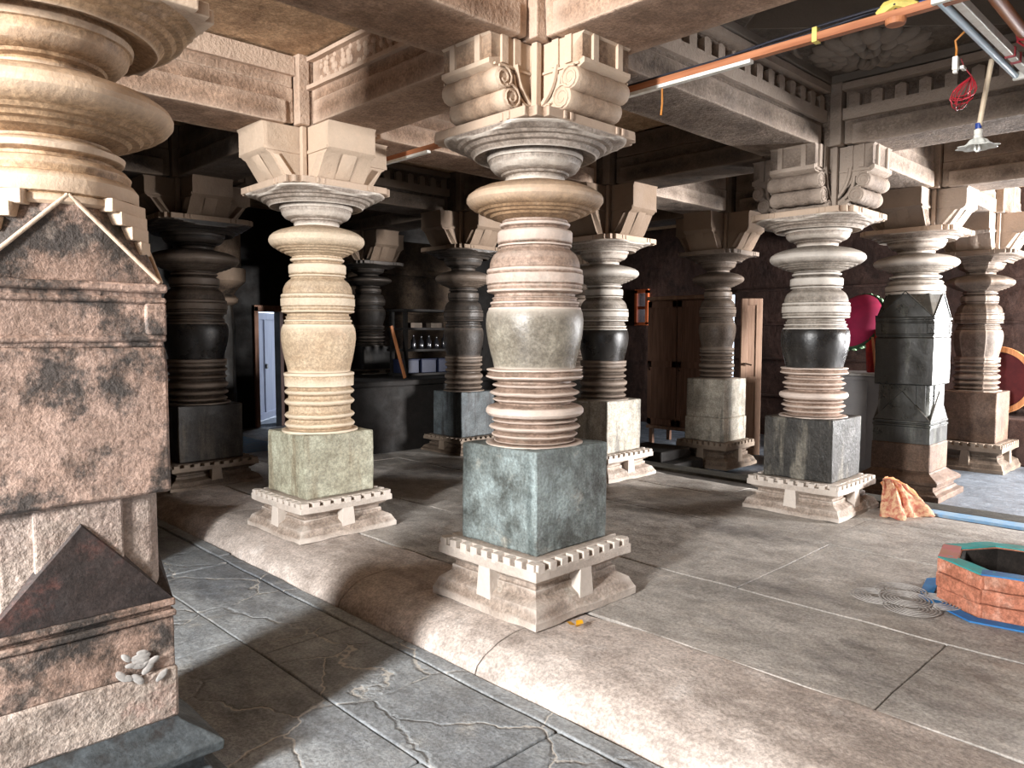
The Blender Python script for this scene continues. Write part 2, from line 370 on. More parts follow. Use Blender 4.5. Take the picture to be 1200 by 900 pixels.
def arm_plain(h):
    """one arm of the cross bracket along +x, z from 0 to h"""
    m = MB(); w = .2
    m.prism([(0,0),(.35,0),(.385,h*.08),(.48,h*.44),(.50,h*.46),(.53,h*.53),(.53,h*.94),(.545,h),(0,h)], -w, w)
    for s in (-1, 1):      # raised triangular facet on each flank
        m.hull([(.27,s*w,h*.04),(.35,s*w,h*.05),(.46,s*w,h*.44),(.39,s*w,h*.46),(.32,s*(w+.03),h*.08),(.43,s*(w+.03),h*.42)])
        m.box(.2,.525,min(s*w,s*(w+.012)),max(s*w,s*(w+.012)),h*.5,h*.56)
    m.hull([(.5,-.06,h*.46),(.5,.06,h*.46),(.38,-.06,h*.05),(.38,.06,h*.05),(.485,0,h*.32),(.44,0,h*.14)])
    return m
def arm_scroll(h):
    m = MB(); w = .19
    m.prism([(0,0),(.2,0),(.24,h*.12),(.3,h*.3),(.4,h*.52),(.5,h*.56),(.53,h*.6),(.53,h*.66),(.515,h*.68),(.515,h*.97),(.53,h),(0,h)], -w, w)
    for cx, cz, r in ((.455,h*.43,.062),(.40,h*.2,.066),(.30,h*.06,.04)):        # rolled leaves
        pr = [(r*.72,-w-.03),(r*.9,-w-.022),(r,-w),(r*.93,-w*.6),(r*1.02,-w*.3),(r*.94,0),(r*1.02,w*.3),(r*.93,w*.6),(r,w),(r*.9,w+.022),(r*.72,w+.03)]
        m.lathe(pr, 20, M=Matrix.Translation((cx,0,cz)) @ Matrix.Rotation(PI/2,4,'X'))
        for s in (-1, 1):   # little spiral eye
            sp = [(cx + r*(1-.75*k/18)*math.cos(k*.62+1), s*(w+.03), cz + r*(1-.75*k/18)*math.sin(k*.62+1)) for k in range(19)]
            m.tube(sp, .007, 6)
    for s in (-1, 1):
        for q in range(3):   # curved ribs running from the root up to the rolls
            p = []
            for k in range(9):
                u = k/8
                p.append((.13+.07*q*(1-u*.6)+.22*u+.05*math.sin(u*PI), s*(w+.012), h*(.04+.02*q)+h*(.62-.17*q)*u**1.3))
            m.tube(p, .016, 6)
        yb = (min(s*w,s*(w+.014)), max(s*w,s*(w+.014)))
        m.box(.05,.5,yb[0],yb[1],h*.585,h*.615)
        for x in (.2,.34,.43): m.box(x-.022,x+.022,yb[0],yb[1],h*.64,h)
        m.box(.04,.06,yb[0],yb[1],.0,h*.6)
    for y in (-.1,.1): m.box(.51,.532,y-.02,y+.02,h*.66,h)
    return m

def add_brackets(root, zt, ztop, mat, kind, k=1):
    h = ztop - zt
    core = MB(); core.gbox(-.235,.235,-.235,.235,zt,ztop,.12)
    for s in (-1,1):
        for s2 in (-1,1): core.box(s*.235-.02,s*.235+.02,s2*.235-.02,s2*.235+.02,zt,ztop)
    core.build('bracket_core', mat, root, jit=.004, bev=.006)
    arm = (arm_scroll if kind == 'scroll' else arm_plain)(h)
    first = None
    for q in range(4):
        if first is None:
            o = arm.build('bracket_arm', mat, root, smooth=35); first = o
        else:
            o = first.copy(); COL.objects.link(o); o.parent = root
        o.location = (0, 0, zt); o.rotation_euler = (0, 0, q*PI/2); o.scale = (k, 1, 1)

def add_base(root, zb0, zs, kk, mat, plain_slab=False):
    """moulded foot, pilaster strips and toothed slab. zs = underside of the block"""
    a = .43*kk; s = .405*kk
    m = MB()
    lv = [(a,0),(a,.035*zs/.3),(a-.012,.05*zs/.3),(a-.03,.09*zs/.3),(a-.075,.115*zs/.3),(a-.085,.12*zs/.3),(a-.085,.15*zs/.3),(a-.1,.155*zs/.3),(a-.1,.175*zs/.3),(a-.085,.18*zs/.3),(a-.06,.2*zs/.3),(a-.045,.215*zs/.3),(a-.045,.222*zs/.3)]
    def sqr(h, z, n=10):
        r = []
        for q in range(4):
            for i in range(n):
                u = -h + 2*h*i/n; c = [(u,-h),(h,u),(-u,h),(-h,-u)][q]; r.append((c[0], c[1], z))
        return r
    m.loft([sqr(h, z) for h, z in lv])
    m.build('base_moulding', mat, root, jit=.012, freq=5, bev=.004)
    zl, zh = .215*zs/.3, zs
    sl = MB(); sl.gbox(-s,s,-s,s,zl,zl+(zh-zl)*.6,.1)
    sl.gbox(-s+.05,s-.05,-s+.05,s-.05,zl+(zh-zl)*.5,zh,.1)
    n = 9; w = 2*s/n
    for i in range(n):                       # toothed upper edge
        u = -s + w*(i+.5)
        for q in range(4):
            Mx = Matrix.Rotation(q*PI/2, 4, 'Z')
            sl.box(u-w*.3,u+w*.3,-s,-s+.08,zl+(zh-zl)*.4,zh-.002,Mx)
    sl.build('toothed_slab', mat, root, jit=.007, freq=6, bev=.005)
    fs_ = None
    for q in range(4):                       # tapering strip in the middle of each side
        b = s-.002; p = MB()
        if fs_: o = fs_.copy(); COL.objects.link(o); o.parent = root; o.rotation_euler = (0,0,q*PI/2); continue
        p.hull([(x, y, z) for x, y, z in ((-.06,-a+.02,.05*zs/.3),(.06,-a+.02,.05*zs/.3),(-.045,-b,zl+.02),(.045,-b,zl+.02),(-.06,-a+.14,.05*zs/.3),(.06,-a+.14,.05*zs/.3),(-.045,-a+.14,zl+.02),(.045,-a+.14,zl+.02))])
        fs_ = p.build('pilaster_strip', mat, root, jit=.004, bev=.004)

ZBEAM = 3.07
def round_pillar(name, label, x, y, z0, zs, zb, zt, k=1, bk=1, low=None, mats=None, kind='plain', star=False, block=True, split=False, group=None, dk=1):
    """mats: block, low, belly, upper, disc, bell, abacus, bracket, base"""
    root = thing('stone_pillar', label, 'pillar', (x, y, z0), 0, group or 'stone pillars of the hall')
    root['kind'] = 'thing'; zs -= z0; zb -= z0; zt -= z0; ztop = ZBEAM - z0
    rm = STAR if star else None
    n = 96
    if block:
        add_base(root, 0, zs, bk, mats['base'])
        hb = .303*bk; b = MB()
        if split: b.gbox(-hb-.01,hb+.01,-hb-.01,hb+.01,zs,zs+(zb-zs)*.38,.06); b.gbox(-hb,hb,-hb,hb,zs+(zb-zs)*.38,zb,.06)
        else: b.gbox(-hb,hb,-hb,hb,zs,zb,.05)
        b.build('block', mats['block'], root, jit=.01, freq=5, bev=.012, seg=2, smooth=60)
    f = lambda pr: remap(pr, zb, zt, k)
    MB().lathe(f(low or LOWER), n, rmod=rm).build('ringed_shaft', mats['low'], root, smooth=24, jit=.004, freq=7)
    MB().lathe(f(BELLY), n, rmod=rm).build('belly', mats['belly'], root, smooth=40, jit=.002, freq=5)
    MB().lathe(f(UPPER), n, rmod=rm).build('upper_shaft', mats['upper'], root, smooth=24, jit=.003, freq=7)
    MB().lathe([(.165*k+(r-.165*k)*dk if r > .2 else r, z) for r, z in f(DISC)], n, rmod=rm).build('cushion_disc', mats['disc'], root, smooth=26, jit=.003, freq=7)
    ha = .444*(.5+.5*k)
    top_capital(root, f, ha, zt, mats, rm, n, k)
    add_brackets(root, zt, ztop, mats['bracket'], kind)
    return root
def top_capital(root, f, ha, zt, mats, rm, n, k):
    MB().lathe(f(BELL), n, rmax=sq(ha-.004), rmod=rm).build('capital_bell', mats['bell'], root, smooth=24, jit=.003, freq=7)
    ab = MB(); plate(ab, redent(ha), zt-.05, zt)
    for q in range(4):
        Mx = Matrix.Rotation(q*PI/2, 4, 'Z')
        for u in (-.24,-.19,.19,.24): ab.box(u*ha/.444-.012,u*ha/.444+.012,-ha-.008,-ha+.03,zt-.046,zt-.004,Mx)
    ab.build('abacus', mats['abacus'], root, jit=.006, freq=6, bev=.006)

def mset(block, low, belly, upper, disc, bell, abacus, bracket, base):
    return dict(block=M[block], low=M[low], belly=M[belly], upper=M[upper], disc=M[disc], bell=M[bell], abacus=M[abacus], bracket=M[bracket], base=M[base])

round_pillar('A', 'tall round ringed pillar with grey-teal block in the middle of the hall, nearest round one', 0, 0, 0, .343, .91, 2.683, 1, 1.0,
             mats=mset('teal','pink','belly','pink','tanround','cap','abac','brak','base'), kind='scroll')
round_pillar('B', 'smooth cream round pillar on a pale green block, left of the central pillar', -.08, 2.32, 0, .29, .775, 2.675, 1.02, 1.0, CREAMLOW,
             mset('green','cream','cream','cream','cream','cap','abac','brak','base'), dk=.86)
round_pillar('C', 'grey round ringed pillar with black belly and white-streaked black block, orange cloth at its foot', 3.37, -.17, 0, .29, .82, 2.567, 1, 1.0,
             mats=mset('black','pink','blackp','grey','grey','cap','abac','gbeam','base'), kind='scroll')
round_pillar('D', 'grey round pillar with black belly and whitened block side, directly behind the central pillar', 3.28, 2.13, 0, .28, .83, 2.55, .95, .97, SOFTLOW,
             mset('pale','dim','blackp','grey','grey','cap','abac','dbrak','base'))
round_pillar('E', 'slim tan round pillar with two-tier block, in front of the brown cupboard', 5.75, 2.2, -.2, .14, .95, 2.6, .84, .92, SOFTLOW,
             mset('pale','dim','dim','dim','dim','dim','dim','dbrak','dbase'), split=True)
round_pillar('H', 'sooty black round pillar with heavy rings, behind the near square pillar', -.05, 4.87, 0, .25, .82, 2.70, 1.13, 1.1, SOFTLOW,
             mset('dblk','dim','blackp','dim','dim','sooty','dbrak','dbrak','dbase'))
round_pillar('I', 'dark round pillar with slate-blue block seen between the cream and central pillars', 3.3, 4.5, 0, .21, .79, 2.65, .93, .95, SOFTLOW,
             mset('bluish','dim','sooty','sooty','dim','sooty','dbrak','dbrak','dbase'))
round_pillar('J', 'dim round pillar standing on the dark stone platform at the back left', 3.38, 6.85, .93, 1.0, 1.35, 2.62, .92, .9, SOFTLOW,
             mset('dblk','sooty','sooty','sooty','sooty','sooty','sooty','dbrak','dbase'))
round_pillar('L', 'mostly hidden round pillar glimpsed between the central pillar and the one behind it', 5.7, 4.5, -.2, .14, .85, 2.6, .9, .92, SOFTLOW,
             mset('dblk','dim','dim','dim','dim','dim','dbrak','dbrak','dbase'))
round_pillar('G', 'star-shaped pillar with bright lit edge at the far right, before the cane ring', 8.3, -.2, -.25, .12, .78, 2.6, 1.05, 1.05, SOFTLOW,
             mset('fbrown','dim','dim','dim','dim','dim','dim','gbeam','dbase'), star=True)

def oct_ring(r, z, n=8, off=0): return [(r*math.cos(2*PI*i/n+off), r*math.sin(2*PI*i/n+off), z) for i in range(n)]
def sqpts(h, z): return [(-h,-h,z),(h,-h,z),(h,h,z),(-h,h,z)]
def square_pillar(label, x, y, z0, k, zt, ms, kind='plain'):
    """square shafted pillar. ms: base, foot, wedge, neck, block, band, round, bell, abacus, bracket"""
    root = thing('square_pillar', label, 'pillar', (x, y, z0), 0, 'square-shafted pillars'); D = -z0; root['kind'] = 'thing'
    h = .29*k
    m = MB()                                              # stepped foot
    def sqr(q, z, n=8):
        r = []
        for e in range(4):
            for i in range(n):
                u = -q + 2*q*i/n; c = [(u,-q),(q,u),(-u,q),(-q,-u)][e]; r.append((c[0], c[1], z))
        return r
    pr = [(h+.15,0),(h+.15,.06),(h+.10,.075),(h+.085,.1),(h+.07,.105),(h+.07,.15),(h+.12,.165),(h+.125,.2),(h+.1,.22),(h+.05,.25),(h+.015,.275),(h+.005,.29)]
    m.loft([sqr(q, z) for q, z in pr]); m.build('base_moulding', ms['base'], root, jit=.008, freq=5, bev=.005)
    b = MB(); b.gbox(-h-.008,h+.008,-h-.008,h+.008,.288,D+.34,.05); b.build('foot_block', ms['foot'], root, jit=.008, freq=6, bev=.012, smooth=60)
    b = MB(); b.gbox(-h,h,-h,h,D+.338,D+.525,.05)
    b.gbox(-h-.008,h+.008,-h-.008,h+.008,D+.525,D+.548,.06); b.gbox(-h+.006,h-.006,-h+.006,h-.006,D+.546,D+.566,.06); b.gbox(-h-.006,h+.006,-h-.006,h+.006,D+.564,D+.59,.06)
    b.build('foot_band', ms['foot2'], root, jit=.004, freq=6, bev=.006, smooth=60)
    w = MB()
    for q in range(4):
        w.hull([(-h+.004,-h+.002,D+.592),(h-.004,-h+.002,D+.592),(0,-h+.002,D+.905),(-h+.002,-h+.05,D+.588),(h-.002,-h+.05,D+.588),(0,-h+.05,D+.945)], Matrix.Rotation(q*PI/2,4,'Z'))
    w.build('lower_wedges', ms['wedge'], root, jit=.003)
    nk = MB(); a = h-.026; cfr = .035
    nk.loft([[(x, y, z) for x, y in ((-a+cfr,-a),(a-cfr,-a),(a,-a+cfr),(a,a-cfr),(a-cfr,a),(-a+cfr,a),(-a,a-cfr),(-a,-a+cfr))] for z in (D+.588, D+.985)])
    nk.gbox(-.135*k,.135*k,-a-.014,a+.014,D+.588,D+.985,.06); nk.gbox(-a-.014,a+.014,-.135*k,.135*k,D+.588,D+.985,.06)
    nk.build('faceted_neck', ms['neck'], root, bev=.008)
    b = MB(); b.gbox(-h-.004,h+.004,-h-.004,h+.004,D+.98,D+1.5,.05); b.build('upper_block', ms['block'], root, jit=.008, freq=6, bev=.012, smooth=60)
    b = MB(); b.gbox(-h+.004,h-.004,-h+.004,h-.004,D+1.498,D+1.72,.05)
    for z, e, t_ in ((1.518,.004,.024),(1.652,.006,.022),(1.69,.01,.03)): b.gbox(-h-e,h+e,-h-e,h+e,D+z,D+z+t_,.06)
    for s in (-1,1):
        for s2 in (-1,1): b.gbox(s*(h-.03)-.035,s*(h-.03)+.035,s2*(h-.03)-.035,s2*(h-.03)+.035,D+1.54,D+1.655,.06)
    b.build('band', ms['band'], root, jit=.006, freq=7, bev=.008, smooth=60)
    w = MB(); w.hull(sqpts(h-.01, D+1.718) + oct_ring(h-.008, D+2.0)); w.build('upper_wedges', ms['block'], root, bev=.006, jit=.003)
    rib = MB()
    for q in range(4):                                    # raised sloping rib along each triangle edge, and the stepped corner leaves
        Mx = Matrix.Rotation(q*PI/2, 4, 'Z')
        for s in (-1,1): rib.tube([(s*(h-.012),-h+.006,D+1.725),(0,-h+.004,D+2.0)], .008, 6, Mx)
        Mc = Matrix.Rotation(q*PI/2+PI/4, 4, 'Z')
        for i, (rr, z, ww) in enumerate(() if ms.get('plain') else ((.352,1.82,.03),(.335,1.868,.055),(.316,1.915,.085),(.298,1.957,.11))):
            rib.box(.1,rr*k,-ww,ww,D+z,D+z+.046,Mc)
    rib.build('stepped_leaves', ms.get('leaf', ms['round']), root, bev=.004, jit=.004)
    f = lambda p: [(a*1.07*k, D + 2.683 - (2.683-z)*(zt-.0)/2.683 + (0)) for a, z in p]
    col = [(.262,1.965),(.272,1.975),(.272,1.995),(.266,2.0),(.276,2.005),(.276,2.05),(.262,2.07),(.25,2.075),(.256,2.1),(.24,2.12),(.21,2.13),(.21,2.14),(.235,2.15),(.24,2.168),(.215,2.184),(.2,2.19),(.2,2.2)]
    MB().lathe(f(col), 96).build('round_collar', ms['round'], root, smooth=26, jit=.003)
    MB().lathe(f(DISC), 96).build('cushion_disc', ms['round'], root, smooth=26, jit=.003)
    top_capital(root, f, .46*k, D+zt, dict(bell=ms['bell'], abacus=ms['abacus']), None, 96, 1)
    add_brackets(root, D+zt, D+ZBEAM, ms['bracket'], kind)
    return root
near = dict(leaf=M['brak'], base=M['bluish'], foot=M['mott2'], foot2=M['mott'], wedge=M['mdark'], neck=M['mott2'], block=M['mott'], band=M['mott'], round=M['tanround'], bell=M['tanround'], abacus=M['brak'], bracket=M['brak'])
far = dict(plain=1, leaf=M['fblack'], base=M['fbrown'], foot=M['fbrown'], foot2=M['fblack'], wedge=M['fblack'], neck=M['fblack'], block=M['fblack'], band=M['fblack'], round=M['grey'], bell=M['cap'], abacus=M['abac'], bracket=M['gbeam'])
near_p = square_pillar('massive mottled square pillar with triangular facets, cut off by the left edge', -2.47, 0, -.14, 1, 2.683, near)
sm = MB(); rs = random.Random(3)
for i in range(14):
    x, z, r_ = rs.gauss(.17,.035), rs.gauss(.53,.028), rs.uniform(.008,.02)
    sm.lathe([(math.cos(t_), math.sin(t_)) for t_ in [-PI/2+PI*q/6 for q in range(7)]], 10, M=Matrix.Translation((x,-.302,z)) @ Matrix.Rotation(rs.uniform(-1,1),4,'Y') @ Matrix.Diagonal((r_*1.7,.003,r_*.8,1)))
sm.build('white_smear', M['chalk'], near_p, smooth=60, jit=.003, freq=40)
square_pillar('square pillar of oiled black stone with one dazzling bright side, right background', 5.94, -.15, -.25, 1.02, 2.667, far)
pier = MB(); pier.gbox(-2.8,-2.14,2.0,2.68,-.2,3.6,.2); struct(pier.build('trim_7', M['mott'], jit=.01, bev=.02))  # out-of-view pillar stand-in, added to keep entrance daylight off the black pillar

# ------------------------------------------------------------------ beams
def beam(label, axis, a0, a1, c, mat, sides='pp', z0=ZBEAM, h=.484, panel_in=.3, zjit=0):
    """sides: one letter for the - side and one for the + side: p panel only, r roll moulding, d dentils, f carved frieze"""
    if axis == 'x': Mx = Matrix.Identity(4); loc = ((a0+a1)/2, c, z0)
    else: Mx = Matrix.Rotation(PI/2, 4, 'Z'); loc = (c, (a0+a1)/2, z0)
    ends = (8.3,0,-2.47,-.08,-.05,3.37,3.28,3.3,5.75,5.94,5.7,2.32,4.87,-.17,2.13,4.5,-.15,2.2)
    e0 = .3 if a0 in ends else 0; e1 = .3 if a1 in ends else 0
    a0 += e0; a1 -= e1; panel_in = .07
    if axis == 'x': loc = ((a0+a1)/2, c, z0)
    else: loc = (c, (a0+a1)/2, z0)
    L = (a1-a0)/2
    root = thing('stone_beam', label, 'beam', loc, 0, 'lintels carrying the ceiling'); root['kind'] = 'thing'
    b = MB(); b.gbox(-L,L,-.235,.235,.012,.27,.1,Mx); b.gbox(-L,L,-.225,.225,.27,h,.14,Mx)
    b.build('beam_body', mat, root, jit=.01, freq=4, bev=.012)
    p = MB(); q = L-panel_in
    p.gbox(-q,q,-.262,.262,0,.165,.1,Mx); p.build('raised_panel', mat, root, jit=.006, freq=4, bev=.012)
    for s, kd in ((-1, sides[0]), (1, sides[1])):
        if axis == 'y': s = -s
        e = MB(); yy = lambda a, c2: (min(s*a, s*c2), max(s*a, s*c2))
        if kd == 'r':
            pts = []
            for k in range(9):
                a = -PI/2 + PI*k/8; pts.append((.25+.035*math.cos(a), .315+.03*math.sin(a)))
            pts = [(.2,.285)] + pts + [(.2,.345)]
            e.prism([(s*y_, z) for y_, z in pts], -q-.03, q+.03, Mx @ Matrix.Rotation(PI/2,4,'Z') @ Matrix.Scale(-1,4,(1,0,0)))
            e.gbox(-L,L,*yy(.2,.262),.35,h,.12,Mx); nm = 'roll_moulding'
        elif kd == 'd':
            n = int(2*L/.17)
            e.gbox(-L,L,*yy(.2,.275),.2,.29,.12,Mx)
            for i in range(n):
                x = -L + 2*L*(i+.5)/n
                e.box(x-.042,x+.042,*yy(.19,.27),.28,.385,Mx)
                e.hull([(x-.042,s*.27,.385),(x+.042,s*.27,.385),(x-.042,s*.2,.385),(x+.042,s*.2,.385),(x,s*.265,.405),(x,s*.2,.405)],Mx)
            e.gbox(-L,L,*yy(.2,.3),.43,h,.12,Mx); nm = 'dentil_course'
        elif kd == 'f':
            e.gbox(-L,L,*yy(.2,.275),.25,.28,.12,Mx)
            n = int(2*q/.095)
            for i in range(n):
                x = -q + 2*q*(i+.5)/n
                hh = random.uniform(.75,1.1)
                for zz, rr in ((.312,.022),(.355,.034*hh),(.40,.026*hh),(.436,.018*hh)):
                    if random.random() < .12: continue
                    Mm = Mx @ Matrix.Translation((x+random.uniform(-.022,.022), s*.228, zz)) @ Matrix.Diagonal((1,.7,1.1,1))
                    e.lathe([(rr*math.cos(t), rr*math.sin(t)) for t in [-PI/2+PI*k/6 for k in range(7)]], 8, M=Mm)
            e.gbox(-L,L,*yy(.2,.27),.455,h,.12,Mx); nm = 'carved_frieze'
        else: continue
        e.build(nm, mat, root, jit=.004, freq=6)
    return root
B = M['beam']; GB = M['gbeam']; DB = M['dbeam']
beam('wide stone beam from the central pillar to the massive left pillar', 'x', -2.47, 0, 0, B, 'pr')
beam('stone beam between the central pillar and the orange-cloth pillar, toothed on its right side', 'x', 0, 3.37, -.08, GB, 'dp')
beam('stone beam from the orange-cloth pillar to the black square pillar', 'x', 3.37, 5.94, -.16, GB, 'pp')
beam('stone beam between black square pillar and star-shaped pillar', 'x', 5.94, 8.3, -.17, GB, 'pp')
beam('short stone beam from the star-shaped pillar to the right wall', 'x', 8.3, 9.3, -.17, GB, 'pp')
beam('tan stone beam running from the cream pillar out over the left passage', 'x', -2.47, -.08, 2.33, B, 'rp')
beam('stone beam joining the cream pillar and the pillar behind the central one', 'x', -.08, 3.28, 2.23, B, 'pp')
beam('dim stone beam above the brown cupboard at slim tan pillar', 'x', 3.28, 5.75, 2.16, GB, 'pp')
beam('dim stone beam over far end beyond the slim tan pillar', 'x', 5.75, 9.3, 2.2, DB, 'pp')
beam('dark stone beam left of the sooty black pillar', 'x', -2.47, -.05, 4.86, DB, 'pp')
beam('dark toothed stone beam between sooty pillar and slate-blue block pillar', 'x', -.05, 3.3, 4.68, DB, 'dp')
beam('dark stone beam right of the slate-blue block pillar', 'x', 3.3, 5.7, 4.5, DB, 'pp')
beam('stone beam over camera side from central pillar toward the right foreground', 'y', -3.6, 0, 0, B, 'pd')
beam('carved-frieze stone beam between central pillar and cream pillar', 'y', 0, 2.32, -.04, B, 'fp')
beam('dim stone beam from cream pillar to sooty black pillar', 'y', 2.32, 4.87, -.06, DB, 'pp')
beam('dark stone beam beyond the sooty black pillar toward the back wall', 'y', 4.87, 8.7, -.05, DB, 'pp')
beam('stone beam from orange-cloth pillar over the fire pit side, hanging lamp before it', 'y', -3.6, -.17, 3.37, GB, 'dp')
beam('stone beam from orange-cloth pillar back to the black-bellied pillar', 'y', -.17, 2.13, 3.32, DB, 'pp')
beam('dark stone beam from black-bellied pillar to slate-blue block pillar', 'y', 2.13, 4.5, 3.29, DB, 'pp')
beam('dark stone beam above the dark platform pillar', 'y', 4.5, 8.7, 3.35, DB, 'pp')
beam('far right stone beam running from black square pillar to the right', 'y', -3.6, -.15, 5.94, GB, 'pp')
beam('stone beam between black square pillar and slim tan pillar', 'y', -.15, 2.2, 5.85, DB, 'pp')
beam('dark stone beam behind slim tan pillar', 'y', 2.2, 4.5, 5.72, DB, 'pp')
CRX = {(0,0):('above the central pillar',B),(-.08,2.32):('above the cream pillar',B),(3.37,-.17):('above the orange-cloth pillar',GB),(3.28,2.13):('above the black-bellied pillar behind the central one',DB),
       (5.75,2.2):('above the slim tan pillar',DB),(-.05,4.87):('above the sooty black pillar',DB),(3.3,4.5):('above the slate-blue block pillar',DB),(5.94,-.15):('above the black square pillar',GB), (-2.47,0):('above the massive left pillar',B), (8.3,-.2):('above the star-shaped pillar',GB), (5.7,4.5):('above the mostly hidden pillar',DB)}
for (x, y), (w, m) in CRX.items():
    c = MB(); c.gbox(-.285,.285,-.285,.285,0,.5,.1)
    for s in (-1,1):
        for s2 in (-1,1): c.gbox(s*.25-.045,s*.25+.045,s2*.25-.045,s2*.25+.045,0,.5,.1)
    jb = tag(c.build('junction_block', m, loc=(x,y,ZBEAM+.004), jit=.005, bev=.01), 'square stone junction block ' + w, 'block', 'junction blocks where beams meet'); jb['kind'] = 'thing'

# ------------------------------------------------------------------ ceiling
ZC = ZBEAM + .5
c = MB()
X = [-6.4,-2.47,0,3.37,9.6]; Y = [-6.5,-3.6,-.1,2.25,4.7,9]
for i in range(len(X)-1):
    for j in range(len(Y)-1):
        if i == 2 and j == 1: continue
        c.gbox(X[i],X[i+1],Y[j],Y[j+1],ZC,ZC+.25,.3)
struct(c.build('ceiling', M['ceil'], jit=.008, freq=3))
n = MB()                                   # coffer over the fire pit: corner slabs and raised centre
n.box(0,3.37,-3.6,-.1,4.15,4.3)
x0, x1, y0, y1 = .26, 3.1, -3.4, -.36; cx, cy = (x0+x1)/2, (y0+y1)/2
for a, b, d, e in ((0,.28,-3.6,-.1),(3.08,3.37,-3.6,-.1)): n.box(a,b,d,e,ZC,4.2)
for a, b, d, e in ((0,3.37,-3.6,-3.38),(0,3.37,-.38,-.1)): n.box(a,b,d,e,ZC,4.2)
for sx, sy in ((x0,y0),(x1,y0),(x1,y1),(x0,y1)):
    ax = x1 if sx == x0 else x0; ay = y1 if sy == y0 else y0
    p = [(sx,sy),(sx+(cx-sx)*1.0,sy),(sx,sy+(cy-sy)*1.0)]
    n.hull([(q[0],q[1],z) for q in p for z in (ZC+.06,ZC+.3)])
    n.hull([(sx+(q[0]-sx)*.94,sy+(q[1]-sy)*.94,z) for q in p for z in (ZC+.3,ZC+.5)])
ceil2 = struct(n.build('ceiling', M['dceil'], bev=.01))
lo = MB(); lx, ly = x1-.44, y1-.47; zc = ZC+.06
for rr, k, dz in ((.40,16,.0),(.28,12,-.02),(.16,8,-.04)):
    for i in range(k):
        a = 2*PI*i/k
        Mm = Matrix.Translation((lx+rr*.72*math.cos(a), ly+rr*.72*math.sin(a), zc+dz)) @ Matrix.Rotation(a,4,'Z') @ Matrix.Diagonal((rr*.33, rr*.2, .06, 1))
        lo.lathe([(math.cos(t), math.sin(t)) for t in [-PI/2+PI*q/8 for q in range(9)]], 12, M=Mm)
    lo.lathe([(rr*.6,zc+dz-.01),(rr*.63,zc+dz-.022),(rr*.66,zc+dz-.01),(rr*.66,zc+.02),(rr*.6,zc+.02)], 40, M=Matrix.Translation((lx,ly,0)))
lo.lathe([(.0,zc-.07),(.05,zc-.06),(.07,zc-.03),(.07,zc+.01)], 24, M=Matrix.Translation((lx,ly,0)))
for i in range(14):                         # flowing leaf scrolls around the lotus
    a = 2*PI*i/14+.2; r0 = .44
    pts = [(lx+(r0+.02+.17*u)*math.cos(a+.7*u), ly+(r0+.02+.17*u)*math.sin(a+.7*u), zc-.004) for u in [q/7 for q in range(8)]]
    if all(p[0] < x1-.01 and p[1] < y1-.01 and p[0] > x0+.05 and (x1-p[0])+(y1-p[1]) < 1.36 for p in pts): lo.tube(pts, [.012,.02,.024,.024,.022,.018,.014,.008], 6)
lotus = lo.build('lotus_relief', M['dceil'], ceil2, smooth=40, jit=.003, freq=12)

# ------------------------------------------------------------------ floors
f = MB(); f.box(-.4,4.3,-6.5,8.7,-.4,-.02); struct(f.build('floor', M['joint']))
f = MB()
rows = [(0,.95,[-6.4,-3.9,-1.95,.1,1.9,3.4,5.1,8.6]),(.95,2.3,[-6.4,-3.2,-.8,1.25,2.7,4.6,8.6]),(2.3,3.25,[-6.4,-4.3,-2.6,-.72,1.6,3.3,5.2,8.6])]
for x0_, x1_, ys in rows:
    for a, b in zip(ys, ys[1:]):
        dz = random.uniform(-.004,.004)
        f.gbox(x0_+.006,x1_-.006,a+.003,b-.003,-.06,dz,.1)
struct(f.build('floor', M['slab'], jit=.009, freq=2.6, bev=.005))
def curb(xs, mat, name, ys, flip):
    m = MB()
    prof = [(.0,-.3),(.0,-.006),(.04,.0),(.36,.0),(.5,-.008),(.6,-.03),(.69,-.075),(.735,-.12),(.75,-.16),(.75,-.3)]
    for a, b in zip(ys, ys[1:]):
        k = max(2, int((b-a)/.1)); rings = []
        for i in range(k+1):
            y = a+.005 + (b-a-.01)*i/k
            rings.append([(xs + (-1 if not flip else 1)*x, y, z) for x, z in prof])
        m.loft(rings)
    return struct(m.build(name, mat, jit=.03, freq=1.9, smooth=50))
curb(-.005, M['curb'], 'trim_1', [-6.4,-3.1,-.32,.98,3.2,5.5,8.6], False)
curb(3.26, M['slab'], 'trim_2', [-6.4,-2.4,.6,2.9,5.2,8.6], True)
f = MB(); f.box(4.02,4.3,-6.4,8.6,-.3,.006); struct(f.build('trim_3', M['gutter'], jit=.006, bev=.01))
f = MB(); f.gbox(3.86,4.02,-4,-.75,-.02,.005,.12); tag(f.build('painted_strip', M['floorblue'], jit=.003, freq=8), 'bright blue painted strip along the floor edge right of the orange cloth', 'paint strip')
f = MB(); f.box(-6.4,-.6,-6.5,9,-.45,-.16); struct(f.build('floor', M['joint']))
f = MB()
for x0_, x1_, ys in ((-.86,-.76,[-6.4,-2.2,.25,2.5,8.6]),(-1.42,-.87,[-6.4,-1.9,-.98,.62,2.3,4.4,6.5,8.6]),(-2.2,-1.42,[-6.4,-2.9,-.75,.9,2.9,5,8.6]),(-3.2,-2.2,[-6.4,-2.2,.9,3.5,8.6]),(-6.3,-3.2,[-6.4,-3.5,-.6,2.5,5,8.6])):
    for a, b in zip(ys, ys[1:]): f.gbox(x0_+.004,x1_-.004,a+.005,b-.005,-.2,-.14+random.uniform(-.004,.004),.1)
struct(f.build('floor', M['slate'], jit=.008, freq=2.4, bev=.008))
f = MB(); f.gbox(4.25,9.6,-6.5,8.7,-.45,-.25,.3); struct(f.build('floor', M['aisle'], jit=.006, freq=2))

